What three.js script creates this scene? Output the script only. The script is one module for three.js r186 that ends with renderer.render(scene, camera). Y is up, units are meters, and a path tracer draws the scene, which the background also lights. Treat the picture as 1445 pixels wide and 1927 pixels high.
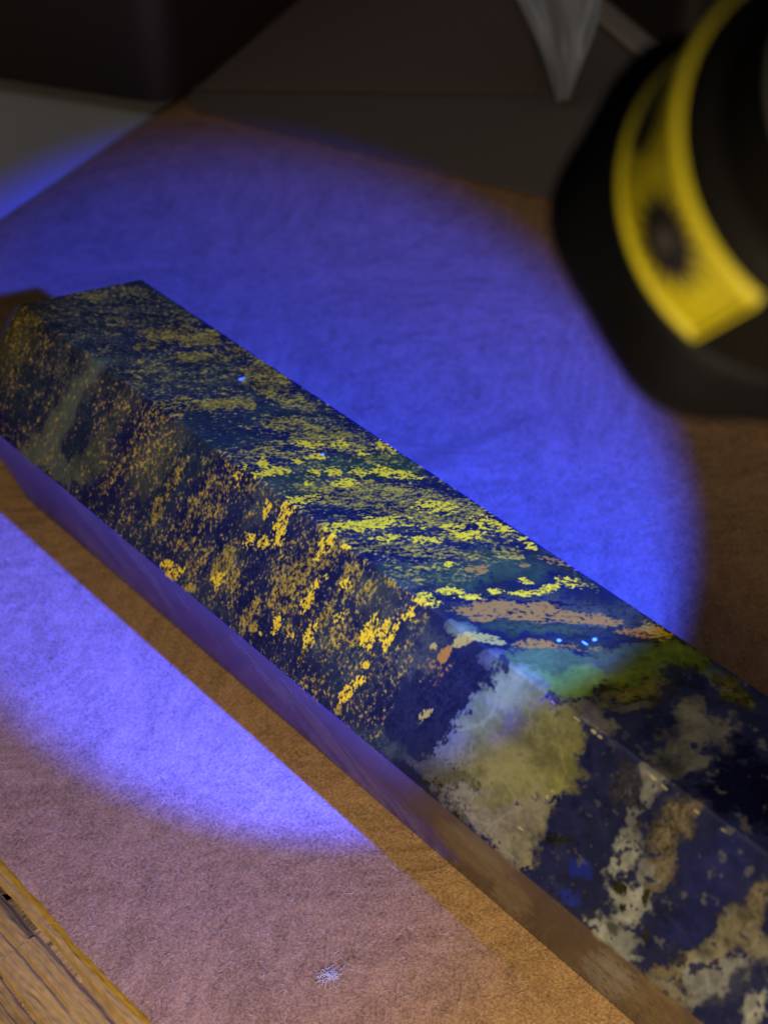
import * as THREE from 'three';
import { RectAreaLightUniformsLib } from 'three/addons/lights/RectAreaLightUniformsLib.js';
import { RoundedBoxGeometry } from 'three/addons/geometries/RoundedBoxGeometry.js';
import { mergeGeometries, toCreasedNormals } from 'three/addons/utils/BufferGeometryUtils.js';
RectAreaLightUniformsLib.init();

// ---------- camera, lamps, exposure ----------
const U = 0.2;                                            // layout unit: the camera stands 0.2 m above the cardboard
const PITCH = 42.2356 * Math.PI / 180;
const scene = new THREE.Scene();
scene.background = new THREE.Color(0x000000);
const camera = new THREE.PerspectiveCamera(2 * Math.atan(963.5 / 2700) * 180 / Math.PI, 767 / 1024, 0.01, 20);
camera.position.set(0, U, 0);
camera.lookAt(0, U - Math.sin(PITCH), -Math.cos(PITCH));
camera.focus = 1.12 * U;
camera.userData.fStop = 20;
scene.add(camera);
const renderer = new THREE.WebGLRenderer({ antialias: true });
renderer.setSize(767, 1024);
renderer.toneMapping = THREE.LinearToneMapping;
renderer.toneMappingExposure = 1;
renderer.shadowMap.enabled = true;

// the warm lamp low in front of the stone, and the weak light of the dark room
const lamp = new THREE.RectAreaLight(new THREE.Color().setRGB(1, 0.81, 0.52), 15.8, 0.12, 0.12);
lamp.position.set(0.15 * U, 0.60 * U, 0.33 * U);
lamp.lookAt(0.0 * U, 0, -0.25 * U);
scene.add(lamp);
const room = new THREE.RectAreaLight(new THREE.Color().setRGB(1, 0.92, 0.92), 0.30, 1, 1);
room.position.set(-0.2, 1.2, -0.1);
room.lookAt(0, 0, -0.3);
scene.add(room);

// ---------- helpers ----------
const YAW = 46.375 * Math.PI / 180;
const DIR = new THREE.Vector3(-Math.cos(YAW), 0, -Math.sin(YAW));     // along the stone, towards its point
const NRM = new THREE.Vector3(Math.sin(YAW), 0, -Math.cos(YAW));      // across the stone, away from its front
const ORG = new THREE.Vector3(-0.0741 * U, 0, -0.8078 * U);
const at = (s, h, t) => ORG.clone().addScaledVector(NRM, s * U).addScaledVector(DIR, t * U).setY(h * U);
let seed = 12345;
const rnd = () => { seed = (seed * 1664525 + 1013904223) >>> 0; return seed / 4294967296; };
const PERM = new Uint8Array(512);
{ const p = [...Array(256).keys()]; for (let i = 255; i > 0; i--) { const j = Math.floor(rnd() * (i + 1)); [p[i], p[j]] = [p[j], p[i]]; } for (let i = 0; i < 512; i++) PERM[i] = p[i & 255]; }
const GX = new Float32Array(256), GY = new Float32Array(256), GZ = new Float32Array(256);
for (let i = 0; i < 256; i++) { const z = rnd() * 2 - 1, a = rnd() * 6.2832, r = Math.sqrt(1 - z * z); GX[i] = r * Math.cos(a); GY[i] = r * Math.sin(a); GZ[i] = z; }
function noise(x, y, z) {                                  // gradient noise, about -0.8 .. 0.8
  const xi = Math.floor(x), yi = Math.floor(y), zi = Math.floor(z), fx = x - xi, fy = y - yi, fz = z - zi;
  const u = fx * fx * fx * (fx * (fx * 6 - 15) + 10), v = fy * fy * fy * (fy * (fy * 6 - 15) + 10), w = fz * fz * fz * (fz * (fz * 6 - 15) + 10);
  const X = xi & 255, Y = yi & 255, Z = zi & 255, A = PERM[X] + Y, B = PERM[X + 1] + Y, AA = PERM[A & 511] + Z, AB = PERM[(A + 1) & 511] + Z, BA = PERM[B & 511] + Z, BB = PERM[(B + 1) & 511] + Z;
  const g = (h, a, b, c) => { const i = PERM[h & 511]; return GX[i] * a + GY[i] * b + GZ[i] * c; };
  const x00 = g(AA, fx, fy, fz), x10 = g(BA, fx - 1, fy, fz), x01 = g(AB, fx, fy - 1, fz), x11 = g(BB, fx - 1, fy - 1, fz);
  const y00 = g(AA + 1, fx, fy, fz - 1), y10 = g(BA + 1, fx - 1, fy, fz - 1), y01 = g(AB + 1, fx, fy - 1, fz - 1), y11 = g(BB + 1, fx - 1, fy - 1, fz - 1);
  const a = x00 + u * (x10 - x00), b = x01 + u * (x11 - x01), c = y00 + u * (y10 - y00), d = y01 + u * (y11 - y01), e = a + v * (b - a), f = c + v * (d - c);
  return (e + w * (f - e)) * 1.5;
}
const sst = (a, b, x) => { const k = Math.min(1, Math.max(0, (x - a) / (b - a))); return k * k * (3 - 2 * k); };
const toS = (x) => { x = Math.min(1, Math.max(0, x)); return 255 * (x <= 0.0031308 ? 12.92 * x : 1.055 * Math.pow(x, 1 / 2.4) - 0.055); };
function tex(data, w, h, srgb, repeat) {
  const t = new THREE.DataTexture(data, w, h, THREE.RGBAFormat);
  t.magFilter = THREE.LinearFilter; t.minFilter = THREE.LinearFilter;
  if (srgb) t.colorSpace = THREE.SRGBColorSpace;
  t.wrapS = t.wrapT = repeat ? THREE.RepeatWrapping : THREE.ClampToEdgeWrapping;
  t.needsUpdate = true; return t;
}
const lit = (m) => { m.castShadow = m.receiveShadow = true; return m; };
function part(name, geometry, material, parent) { const m = lit(new THREE.Mesh(geometry, material)); m.name = name; parent.add(m); return m; }
function thing(name, label, category) { const g = new THREE.Group(); g.name = name; g.userData = { label, category }; scene.add(g); return g; }
const mat = (r, g, b, rough, extra) => new THREE.MeshStandardMaterial({ color: new THREE.Color().setRGB(r, g, b), roughness: rough, ...extra });
function surface(nu, nv, f, uvf) {                          // a grid of points f(i/nu, j/nv)
  const p = [], uv = [], ix = [];
  for (let j = 0; j <= nv; j++) for (let i = 0; i <= nu; i++) { const q = f(i / nu, j / nv); p.push(q.x, q.y, q.z); const w = uvf ? uvf(i / nu, j / nv) : [i / nu, j / nv]; uv.push(w[0], w[1]); }
  for (let j = 0; j < nv; j++) for (let i = 0; i < nu; i++) { const a = j * (nu + 1) + i, b = a + 1, c = a + nu + 1, d = c + 1; ix.push(a, b, d, a, d, c); }
  const g = new THREE.BufferGeometry();
  g.setAttribute('position', new THREE.Float32BufferAttribute(p, 3)); g.setAttribute('uv', new THREE.Float32BufferAttribute(uv, 2));
  g.setIndex(ix); g.computeVertexNormals(); return g;
}

// ---------- the wooden bench and the cardboard sheet ----------
const EDGE = (t) => -0.262 + 0.03 * Math.max(0, -0.04 - t) + 0.0022 * noise(t * 38, 3.1, 0) + 0.0012 * noise(t * 110, 7.7, 0);
{ // bench of rough sawn planks, grain along the cardboard's front edge
  const W = 512, H = 1024, data = new Uint8Array(W * H * 4), bump = new Uint8Array(W * H * 4);
  for (let j = 0; j < H; j++) for (let i = 0; i < W; i++) {
    const x = i / W, y = j / H, k = (j * W + i) * 4;
    const wob = 0.03 * noise(x * 3, y * 4, 1.5);
    const g1 = noise((x + wob) * 16, y * 2.2, 4), g2 = noise((x + wob) * 60, y * 7, 8), g3 = noise(x * 170, y * 60, 2), bl = noise(x * 5, y * 7, 9);
    let m = 0.5 + 0.4 * g1 + 0.3 * g2 + 0.2 * g3; m = Math.min(1, Math.max(0, m));
    const crack = sst(0.34, 0.55, noise((x + wob) * 26, y * 4.5, 21)) * 0.8;
    const c = [0.24 + 0.30 * m + 0.09 * bl, 0.145 + 0.195 * m + 0.06 * bl, 0.026 + 0.032 * m + 0.02 * bl].map((q) => q * (1 - 0.72 * crack));
    data[k] = toS(c[0]); data[k + 1] = toS(c[1]); data[k + 2] = toS(c[2]); data[k + 3] = 255;
    const b = 255 * Math.min(1, Math.max(0, 0.55 + 0.25 * g2 + 0.2 * g3 - 0.5 * crack)); bump[k] = bump[k + 1] = bump[k + 2] = b; bump[k + 3] = 255;
  }
  const wood = mat(1, 1, 1, 0.85, { map: tex(data, W, H, true, true), bumpMap: tex(bump, W, H, false, true), bumpScale: 0.0006 });
  const bench = new THREE.Group(); bench.name = 'wooden_bench'; bench.userData = { kind: 'structure', label: 'rough sawn golden brown wooden bench under the cardboard', category: 'bench' }; scene.add(bench);
  // the plank in view: a weathered surface with ridges, splits and a torn, hatched patch
  const top = (s, t) => {
    const wv = 0.003 * noise(t * 5, s * 5, 2) + 0.0008 * noise(t * 30, s * 40, 7), x = s + wv;
    let h = -0.0105 + 0.0016 * noise(x * 36, t * 3, 1) + 0.0011 * noise(x * 150, t * 9, 5) + 0.0010 * noise(x * 420, t * 30, 6) + 0.0007 * noise(x * 700, t * 120, 8);
    const gap = (c, w, d) => { h -= Math.max(0, d) * Math.exp(-(((x - c + 0.0016 * noise(t * 26, c * 50, 3)) / w) ** 2)); };
    gap(-0.2735, 0.0035, 0.006); gap(-0.2945, 0.0014, 0.0030 + 0.003 * noise(t * 30, 1, 1)); gap(-0.3170, 0.0019, 0.0055); gap(-0.329, 0.0012, 0.003 + 0.003 * noise(t * 14, 4, 1)); gap(-0.372, 0.0018, 0.005); gap(-0.43, 0.002, 0.006);
    const torn = sst(-0.335, -0.345, x + 0.012 * noise(t * 9, s * 9, 6));
    h -= torn * (0.0022 + 0.0060 * sst(0.0, 0.35, noise(x * 210, t * 13, 3)) + 0.0020 * noise(x * 500, t * 70, 4));
    return Math.max(h, -0.0158);
  };
  const s0 = -0.62, s1 = -0.235, t0 = -0.45, t1 = 0.5;
  part('plank', surface(420, 560, (a, b) => { const s = s0 + (s1 - s0) * a, t = t0 + (t1 - t0) * b; return at(s, top(s, t), t); }, (a, b) => [(s0 + (s1 - s0) * a) * 2.2, (t0 + (t1 - t0) * b) * 1.1]), wood, bench);
  const gB = [];
  for (const [sa, sb, ta, tb] of [[-1.5, -0.63, -1.6, 2.4], [-0.2345, 0.45, -1.6, 2.4], [0.458, 1.15, -1.6, 2.4], [1.158, 1.9, -1.6, 2.4], [1.908, 2.9, -1.6, 2.4]]) {
    const g = new RoundedBoxGeometry((sb - sa) * U, 0.02, (tb - ta) * U, 2, 0.0008), p = at((sa + sb) / 2, 0, (ta + tb) / 2);
    const uv = g.attributes.uv, ps = g.attributes.position;
    for (let i = 0; i < uv.count; i++) uv.setXY(i, ps.getX(i) / U * 2.2, ps.getZ(i) / U * 1.1);
    const m = part('plank', g, wood, bench); m.position.set(p.x, -0.0030 - 0.01, p.z); m.rotation.y = Math.atan2(NRM.x, -NRM.z) - Math.PI / 2;
  }
}
const PAPER = (() => { // fibrous kraft board: colour and relief of matted fibres
  const N = 1536, col = new Float32Array(N * N * 3), hgt = new Float32Array(N * N);
  const per = (x, y, f, z) => { // tiling noise
    const a = x * 6.28318, b = y * 6.28318, r = f / 6.28318;
    return noise(Math.cos(a) * r + 31 + z, Math.sin(a) * r + Math.cos(b) * r * 1.3 + 17, Math.sin(b) * r * 1.3 + 5 + z * 2.3);
  };
  for (let j = 0; j < N; j++) for (let i = 0; i < N; i++) {
    const x = i / N, y = j / N, k = j * N + i;
    const n = 0.20 * per(x, y, 14, 1) + 0.24 * per(x, y, 46, 3) + 0.44 * noise(x * 200, y * 200, 3) + 0.34 * noise(x * 400, y * 400, 13) + 0.12 * (rnd() - 0.5);
    col[k * 3] = 0.32 * (1 + n); col[k * 3 + 1] = 0.186 * (1 + n * 1.05); col[k * 3 + 2] = 0.078 * (1 + n * 1.2);
    hgt[k] = 0.42 + 0.08 * per(x, y, 60, 6) + 0.05 * noise(x * 300, y * 300, 20) + 0.05 * noise(x * 560, y * 560, 30);
  }
  const stroke = (len, wid, tone, rise, curl) => {
    let x = rnd() * N, y = rnd() * N, a = rnd() * 6.283, c = (rnd() - 0.5) * curl;
    for (let s = 0; s < len; s++) {
      a += c + (rnd() - 0.5) * 0.3; x += Math.cos(a); y += Math.sin(a);
      const r = Math.ceil(wid), fade = Math.min(1, Math.min(s, len - s) / 8), xi = Math.floor(x), yi = Math.floor(y);
      for (let dy = -r; dy <= r; dy++) for (let dx = -r; dx <= r; dx++) {
        const d = Math.hypot(xi + dx - x, yi + dy - y); if (d > wid) continue;
        const w = (1 - d / wid) * fade, k = ((yi + dy) % N + N) % N * N + ((xi + dx) % N + N) % N;
        hgt[k] += rise * w * 0.35 * (1.1 - hgt[k]);
        for (let q = 0; q < 3; q++) col[k * 3 + q] += (tone[q] - col[k * 3 + q]) * w * tone[3];
      }
    }
  };
  for (let i = 0; i < 30000; i++) { const l = 0.4 + 1.1 * rnd(); stroke(8 + rnd() * 22, 1.4, [0.35 * l, 0.203 * l, 0.086 * l, 0.5], 0.5 * (l - 0.85), 0.2); }
  for (let i = 0; i < 2600; i++) stroke(8 + rnd() * 34, 1.2, [0.09, 0.045, 0.022, 0.6], 0, 0.14);
  for (let i = 0; i < 24; i++) stroke(16 + rnd() * 36, 1.3, [0.05, 0.022, 0.016, 0.7], 0.06, 0.05);
  for (let i = 0; i < 4200; i++) stroke(5 + rnd() * 22, 1.3, [0.54, 0.42, 0.31, 0.5], 0.2, 0.2);
  for (let i = 0; i < 110; i++) stroke(3 + rnd() * 3, 1.9, [0.66, 0.56, 0.42, 0.85], 0.1, 0.1);
  const C = new Uint8Array(N * N * 4), B = new Uint8Array(N * N * 4);
  for (let k = 0; k < N * N; k++) { for (let q = 0; q < 3; q++) C[k * 4 + q] = toS(col[k * 3 + q]); B[k * 4] = B[k * 4 + 1] = B[k * 4 + 2] = Math.min(255, Math.max(0, hgt[k] * 235)); C[k * 4 + 3] = B[k * 4 + 3] = 255; }
  return { c: tex(C, N, N, true, true), b: tex(B, N, N, false, true) };
})();
{ // the sheet: front edge cut parallel to the stone, far end cut askew, one soft fold behind the stone
  const tEnd = (s) => 0.932 + 0.298 * (s - 0.281), T0 = -1.3, S1 = 1.75;
  const A = at(0, 0, 0), fa = new THREE.Vector2(0.045, -1.162), fb = new THREE.Vector2(0.205, -1.261), fd = fb.clone().sub(fa), fl = fd.length(); fd.divideScalar(fl);
  const fold = (p) => {
    const x = p.x / U - fa.x, z = p.z / U - fa.y, l = x * fd.x + z * fd.y, d = -x * fd.y + z * fd.x;      // d > 0: towards the torch
    const e = sst(-0.12, 0.0, l) * (1 - sst(fl * 0.72, fl * 1.12, l));
    return 0.0062 * e * (d > 0 ? 1 - sst(0, 0.11, d) : 1 - sst(0, 0.036, -d));
  };
  const top = (s, t) => { const p = at(s, 0, t); return p.setY(U * (fold(p) - 0.0016 * (1 - sst(0.0, 0.01, s - EDGE(t))) * 0.6 + 0.0011 * noise(s * 5, t * 5, 40) * sst(-0.05, -0.16, s) + 0.0016 * noise(s * 3, t * 3, 44) * sst(0.3, 0.6, s))); };
  const st = (a, b) => { const aa = a * a * (0.5) + a * 0.5, sE = -0.262, s = sE + (S1 - sE) * aa, t = T0 + (tEnd(s) - T0) * b, e = EDGE(t); return [e + (S1 - e) * aa, t]; };
  const g1 = surface(260, 420, (a, b) => top(...st(a, b)), (a, b) => st(a, b).map((q) => q * U / 0.115));
  const th = 0.0013;
  const g2 = surface(420, 2, (a, b) => { const [s, t] = st(0, a); const p = top(s, t); p.y -= th * b; return p.addScaledVector(NRM, 0.0005 * b); }, (a, b) => [a * 14, b * 0.02]);
  const g3 = surface(200, 1, (a, b) => { const [s, t] = st(a, 1); const p = top(s, t); p.y -= th * b; return p; }, (a, b) => [a * 14, b * 0.02]);
  const g4 = surface(2, 2, (a, b) => { const [s, t] = st(a, b); return at(s, 0, t).setY(-th); });
  const board = new THREE.MeshStandardMaterial({ map: PAPER.c, bumpMap: PAPER.b, bumpScale: 0.0005, roughness: 0.95 });
  const m = part('cardboard_sheet', mergeGeometries([g1, g2, g3, g4]), board, scene);
  m.userData = { label: 'fibrous brown cardboard sheet the stone lies on', category: 'cardboard' };
}
{ // a sheet of white paper under the cardboard's far end
  const pts = [[-0.05, 0.55], [1.2, 0.85], [0.95, 1.9], [-0.3, 1.6]].map(([s, t]) => at(s, 0, t));
  const sh = new THREE.Shape(pts.map((p) => new THREE.Vector2(p.x, -p.z)));
  const g = new THREE.ExtrudeGeometry(sh, { depth: 0.0006, bevelEnabled: false }); g.rotateX(-Math.PI / 2);
  const m = part('paper_sheet', g, mat(0.50, 0.50, 0.51, 0.9), scene); m.position.y = -0.0024;
  m.userData = { label: 'white paper sheet under the far end of the cardboard', category: 'paper' };
}

// mineral patches of the stone: kind, strength, then centre and two half axes as (along, round) in 1/10000 layout units
const BLOBS = [
  ['char', .9, 3495, 603, -573, -601, -393, 276], ['char', .9, 3060, -42, -386, -24, -174, 257], ['char', .9, 2143, 661, -477, -500, -245, 188],
  ['char', .6, 1586, 405, -246, -145, -155, 157], ['navys', 1, 1200, 550, -295, -496, -106, 74], ['navys', .9, 1320, 962, -182, -190, -192, 152],
  ['char', .6, 820, 234, -281, -84, -99, 138], ['teal', .75, 185, 456, -382, -341, -93, 92], ['teal', .8, -2, 164, -224, -135, -84, 101],
  ['dgreen', .8, 312, 853, -174, -183, -106, 93], ['teal', .6, -138, 118, -175, -53, -48, 75], ['teal', .75, -1202, 770, -379, -397, -102, 103],
  ['dgreen', .8, -1477, 318, -323, -225, -89, 118], ['slate', .7, -1044, 999, -135, -141, -87, 85], ['char', .6, -1743, 23, -254, -20, -37, 103],
  ['char', .75, -2058, 443, -715, -559, -128, 170], ['teal', .6, -2021, 686, -300, -286, -40, 47], ['slate', .7, -2336, 303, -227, -196, -25, 33],
  ['pgreen', .7, -1650, 1061, -68, -71, -47, 48], ['navys', 1, -2336, 534, -216, -206, -32, 40], ['green', 1, -2352, 834, -326, -234, -100, 141],
  ['green', .9, -2638, 549, -301, -380, -139, 151], ['green2', .9, -2733, 435, -232, -293, -118, 131], ['green2', .9, -2837, 124, -194, -99, -62, 118],
  ['green2', .4, -3124, 109, -110, -10, -21, 76], ['teal2', .9, -2449, 999, -256, -135, -64, 107], ['teal2', .8, -2593, 778, -116, -194, -85, 76],
  ['olived', .9, -2841, 793, -129, -323, -58, 42], ['olived', .6, -2956, 481, -66, -188, -73, 53], ['navyk', .8, -3062, 266, -203, -70, -35, 82],
  ['char', .8, -3360, 126, -183, 0, -19, 94], ['navyk', 1, -3158, 903, -389, -143, -109, 249], ['navyk', .6, -3247, 448, -309, -70, -77, 223],
  ['dgrey', .85, -3328, 496, -164, 86, 23, 130], ['dgrey', .8, -3417, 728, -83, -222, -108, 79], ['dgrey', .65, -3531, 447, -144, 16, -18, 160],
  ['dgrey', .8, -3572, 817, -84, -172, -69, 59], ['dgrey', .5, -2981, 740, -86, -143, -33, 31], ['quartzd', .8, -2880, 979, -206, 7, -15, 78],
  ['dgrey', .9, -3464, 1066, -105, 8, -12, 100], ['navyk', .9, -2921, 890, -29, -31, -26, 32], ['navyk', .9, -3424, 362, -34, -36, -30, 41],
  ['navyk', .9, -3514, 367, -29, -31, -38, 52], ['navyk', .9, -3453, 690, -29, -30, -24, 32], ['navyk', .9, -3547, 643, -38, -40, -37, 50],
  ['navyk', .8, -3586, 435, -34, -36, -27, 37], ['navyk', .6, -3314, 707, -34, -36, -25, 32], ['lapisd', 1, -3909, 708, -47, -231, -365, 193],
  ['lapisd', .9, -3819, 923, -233, -5, -21, 124], ['char', .85, 3308, 1328, -914, -433, -247, 569], ['olive', .6, 3891, 1387, -268, -59, 52, 378],
  ['navys', .8, 3469, 1753, -335, -81, 39, 326], ['navys', .6, 3457, 1082, -248, -22, 47, 135], ['grey', .85, 2939, 1598, -191, -523, -136, -12],
  ['grey', .7, 2758, 1170, -102, -239, -91, -2], ['grey', .8, 3158, 2170, -258, -309, -181, 50], ['grey', .75, 2821, 2156, -387, -79, 25, 122],
  ['olive', .8, 2365, 1519, -136, -400, -129, -11], ['olive', .7, 2447, 1877, -124, -249, -175, 3], ['navys', .95, 2671, 1607, -78, -249, -121, -14],
  ['navys', .95, 2778, 1928, -122, -64, -31, 70], ['navys', .9, 2660, 1856, -67, -35, -27, 61], ['char', .7, 2249, 1254, -126, -314, -162, -5],
  ['olive', .7, 1664, 1463, -145, -414, -228, -12], ['navys', .98, 1362, 1404, -202, -634, -129, -9], ['navys', .9, 1065, 904, -169, -257, -108, 26],
  ['slate', .5, 1592, 2123, -123, -272, -176, 2], ['oliv2', .5, 518, 1217, -65, -287, -196, -21], ['oliv2', .6, 576, 1894, -56, -252, -156, -22],
  ['slate', .6, 730, 2243, -327, 1, 43, 106], ['navyb', .6, 164, 1698, -307, -183, -126, 271], ['oliv2', .6, -811, 1280, -30, -180, -114, -13],
  ['slate', .6, -553, 1872, -35, -201, -150, -22], ['slate', .6, -874, 1908, -95, -286, -185, 4], ['oliv2', .5, -1005, 1324, -112, -14, 43, 269],
  ['slate2', .7, -1376, 1509, -193, -396, -202, 48], ['navyb', .8, -1514, 1794, -295, -200, -103, 215], ['navyb', .9, -1851, 1427, -130, -202, -207, 100],
  ['slate2', .4, -1485, 1392, -110, -164, -178, 85], ['slate', .7, -1440, 2232, -323, -56, 15, 113], ['navyb', .6, -1918, 1894, -76, -93, -119, 94],
  ['pgreen', .7, -1699, 1059, -70, -78, -41, 33], ['olived', .7, -1995, 1084, -75, -116, -54, 27], ['pgreen', .9, -2312, 1120, -202, -24, 17, 165],
  ['pgreen', .9, -2193, 1334, -49, -255, -162, -7], ['olive3', .9, -2079, 1733, -97, -354, -147, 4], ['quartz', .7, -2368, 1485, -353, 16, 79, 298],
  ['quartz', .9, -2643, 1248, -264, 15, 62, 247], ['quartz', .95, -2410, 1776, -532, -180, -20, 290], ['quartz', .95, -2738, 1538, -117, -287, -213, 53],
  ['quartzb', .95, -2377, 2129, -408, -27, 40, 207], ['quartzb', .95, -2708, 1973, -119, -300, -181, 42], ['quartzb', .9, -2790, 2191, -192, 1, 42, 177],
  ['olived', .8, -2012, 2088, -304, -106, -5, 86], ['quartz', .7, -2456, 1975, -177, -228, -57, 46], ['olive3', .6, -2535, 1323, -79, -25, -9, 119],
  ['pgreen', .85, -2260, 1164, -243, 15, 48, 175], ['pgreen', .7, -2150, 1432, -40, -206, -139, -6], ['pgreen', .8, -2062, 1643, -56, -202, -106, 4],
  ['pgreen', .6, -2452, 1203, -169, 10, 33, 124], ['pgreen', .7, -2149, 1661, -72, -263, -121, 4], ['olive3', .6, -2043, 1876, -62, -224, -91, 2],
  ['navyb', .9, -2104, 1071, -38, -25, -26, 54], ['navyk', .95, -2962, 1209, -41, -29, -35, 71], ['navyk', .95, -3125, 1279, -33, -145, -143, 8],
  ['navyk', 1, -3179, 1616, -197, -266, -160, 131], ['charb', .9, -3282, 1144, -100, -1, 11, 71], ['charb', .9, -3313, 1294, -59, -155, -132, 35],
  ['navyk', 1, -3090, 1957, -142, -263, -151, 73], ['lapis', .9, -3154, 2279, -186, 1, 34, 158], ['lapisb', .9, -3242, 1975, -112, -20, 6, 92],
  ['lapisb', .95, -3290, 2215, -120, -23, 5, 85], ['navyb', .8, -3023, 1917, -76, -59, -26, 53], ['navyk', .8, -3456, 2218, -88, -17, 5, 84],
  ['greyq', .9, -3370, 1101, -91, -1, 11, 70], ['greyq', .8, -3442, 1156, -68, -35, -34, 119], ['greyq', .8, -3449, 1433, -55, -30, -32, 113],
  ['brown2', .95, -3676, 1303, -29, -234, -144, -6], ['brown2', .9, -3742, 1622, -3, -217, -90, -18], ['brown2', .8, -3737, 1107, -44, -84, -57, 30],
  ['navyk', .9, -3505, 1360, -31, -16, -18, 63], ['navyk', .7, -3589, 1133, -90, -12, 2, 46], ['cream', .98, -3487, 1713, -127, -58, -35, 180],
  ['cream', .95, -3682, 1940, -38, -198, -152, 3], ['cream', .95, -3587, 2248, -129, -10, 17, 128], ['cream', .7, -3732, 2264, -174, 1, 24, 127],
  ['greyq', .7, -3664, 1685, -47, -27, -37, 128], ['navyb', 1, -3563, 1909, -65, -18, -1, 40], ['navyb', 1, -3625, 2014, -22, -18, -13, 26],
  ['navyb', .95, -3750, 1829, -27, -16, -21, 71], ['navyb', .9, -3844, 2086, -25, -21, -26, 51], ['navyk', .9, -3846, 2213, -37, -32, -15, 29],
  ['navyk', .8, -3907, 2106, -37, -31, -23, 45], ['dgrey', .8, -3643, 2178, -20, -40, -48, 24], ['lapism', 1, -4052, 1440, -59, -328, -214, 11],
  ['lapism', 1, -4069, 1192, -61, -184, -140, 40], ['lapism', .95, -4045, 1840, -93, -194, -103, 52], ['navyk', .8, -3898, 1718, -89, -24, -8, 194],
  ['brown2', .95, -4363, 1338, -41, -171, -98, 16], ['tan', .95, -4329, 1623, -82, -265, -108, 29], ['tan', .9, -4222, 1980, -178, -325, -96, 63],
  ['greyq', .9, -4343, 2054, -238, -379, -123, 103], ['tan', .8, -4488, 1619, -35, -152, -152, 23], ['navyk', .85, -4529, 1855, -67, -229, -71, 18],
  ['navyk', .8, -4479, 2158, -69, -237, -79, 19], ['cream', .9, -4674, 1982, -44, -154, -88, 22], ['tan', .8, -4110, 2352, -239, -51, 6, 206],
  ['navyb', .95, -4198, 2183, -20, -32, -35, 29], ['charb', .95, -4119, 2052, -48, -41, -21, 41], ['brown', .7, -4076, 2198, -130, -82, -13, 43],
  ['navyk', .8, -4406, 1733, -28, -24, -16, 30], ['charb', .8, -1826, 2740, -264, -5, 218, 495], ['brown', .8, -2135, 2873, -259, -7, 233, 575],
  ['quartzd', .9, -2368, 2816, -377, -9, 217, 563], ['quartzd', .8, -2616, 3241, -211, -10, 208, 596], ['charb', .9, -3081, 2974, -197, -6, 234, 743],
  ['cream', .7, -3620, 3063, -262, -10, 193, 733], ['brown', .7, -4008, 2951, -249, -8, 163, 705], ['y', .38, 3501, 421, -373, -392, -187, 134],
  ['y', .38, 2749, 166, -266, -152, -120, 114], ['y', .4, 3052, 448, -300, -314, -96, 70], ['y', .78, 2524, 279, -347, -255, -122, 107], ['y', .65, 2623, 618, -84, -89, -52, 39],
  ['y', .62, 2156, 359, -227, -211, -67, 55], ['y', .6, 2008, 77, -132, -55, -67, 75], ['y', .33, 2143, 661, -445, -467, -159, 122], ['y', .66, 1494, 156, -276, -48, -117, 175],
  ['y', .5, 1203, 196, -338, -100, -75, 101], ['y', .72, 1558, 717, -196, -276, -77, 55], ['y', .62, 1726, 925, -68, -71, -127, 98], ['y', .85, 1336, 495, -43, -45, -45, 37],
  ['y', .58, 904, 425, -225, -151, -87, 90], ['y', .6, 593, 319, -310, -209, -103, 110], ['y', .52, 718, 727, -184, -193, -113, 96], ['navyb', .9, 635, 572, -179, -188, -46, 40],
  ['navyb', .9, 602, 770, -148, -155, -50, 43], ['y', .5, 144, 203, -247, -109, -71, 94], ['b', 1, 605, 471, -90, -94, -41, 36], ['b', 1, 452, 526, -59, -62, -35, 31],
  ['b', .9, 442, 280, -54, -57, -40, 37], ['b', 1, 520, 874, -87, -82, -39, 35], ['b', 1, 503, 675, -41, -43, -25, 22], ['b', 1, 312, 684, -47, -49, -39, 35],
  ['b', 1, 216, 555, -50, -52, -39, 35], ['b', 1, 70, 412, -73, -59, -45, 47], ['b', 1, -55, 262, -100, -68, -47, 54], ['b', .95, -215, 169, -113, -50, -37, 52],
  ['b', 1, 249, 796, -35, -37, -24, 21], ['b', .95, 45, 573, -64, -67, -38, 35], ['b', .9, 162, 55, -96, -34, -41, 60], ['b', .85, 227, 231, -42, -44, -29, 27],
  ['b', .9, 685, 896, -35, -37, -46, 38], ['b', .95, 601, 1016, -53, -55, -40, 33], ['y', .6, -205, 531, -510, -433, -139, 144], ['b', .95, 112, 917, -72, -132, -51, 35],
  ['y', .55, -4, 686, -173, -181, -47, 42], ['b', 1, -418, 788, -161, -258, -62, 47], ['b', .95, -295, 951, -68, -122, -44, 31], ['b', 1, -642, 777, -77, -104, -40, 34],
  ['y', .58, -615, 352, -492, -377, -145, 166], ['b', .85, -650, 271, -141, -114, -49, 55], ['b', .95, -982, 317, -127, -88, -48, 60], ['b', .95, -1089, 101, -159, -72, -42, 65],
  ['b', .8, -853, 589, -89, -93, -29, 29], ['b', .75, -688, 539, -56, -59, -30, 29], ['y', .6, -1059, 339, -188, -152, -46, 54], ['b', 1, -1362, 38, -50, -40, -15, 18],
  ['b', 1, -1446, 60, -56, -5, -16, 42], ['y', .6, -635, 936, -248, -261, -51, 48], ['navyb', .9, -1175, 344, -238, -214, -27, 31], ['navyb', .85, -793, 921, -192, -201, -37, 36],
  ['y', .5, -1043, 609, -414, -373, -39, 42], ['y', .62, -1378, 240, -115, -72, -37, 51], ['b', 1, -1154, 649, -25, -26, -24, 24], ['o', .95, -1312, 573, -27, -28, -19, 20],
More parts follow.
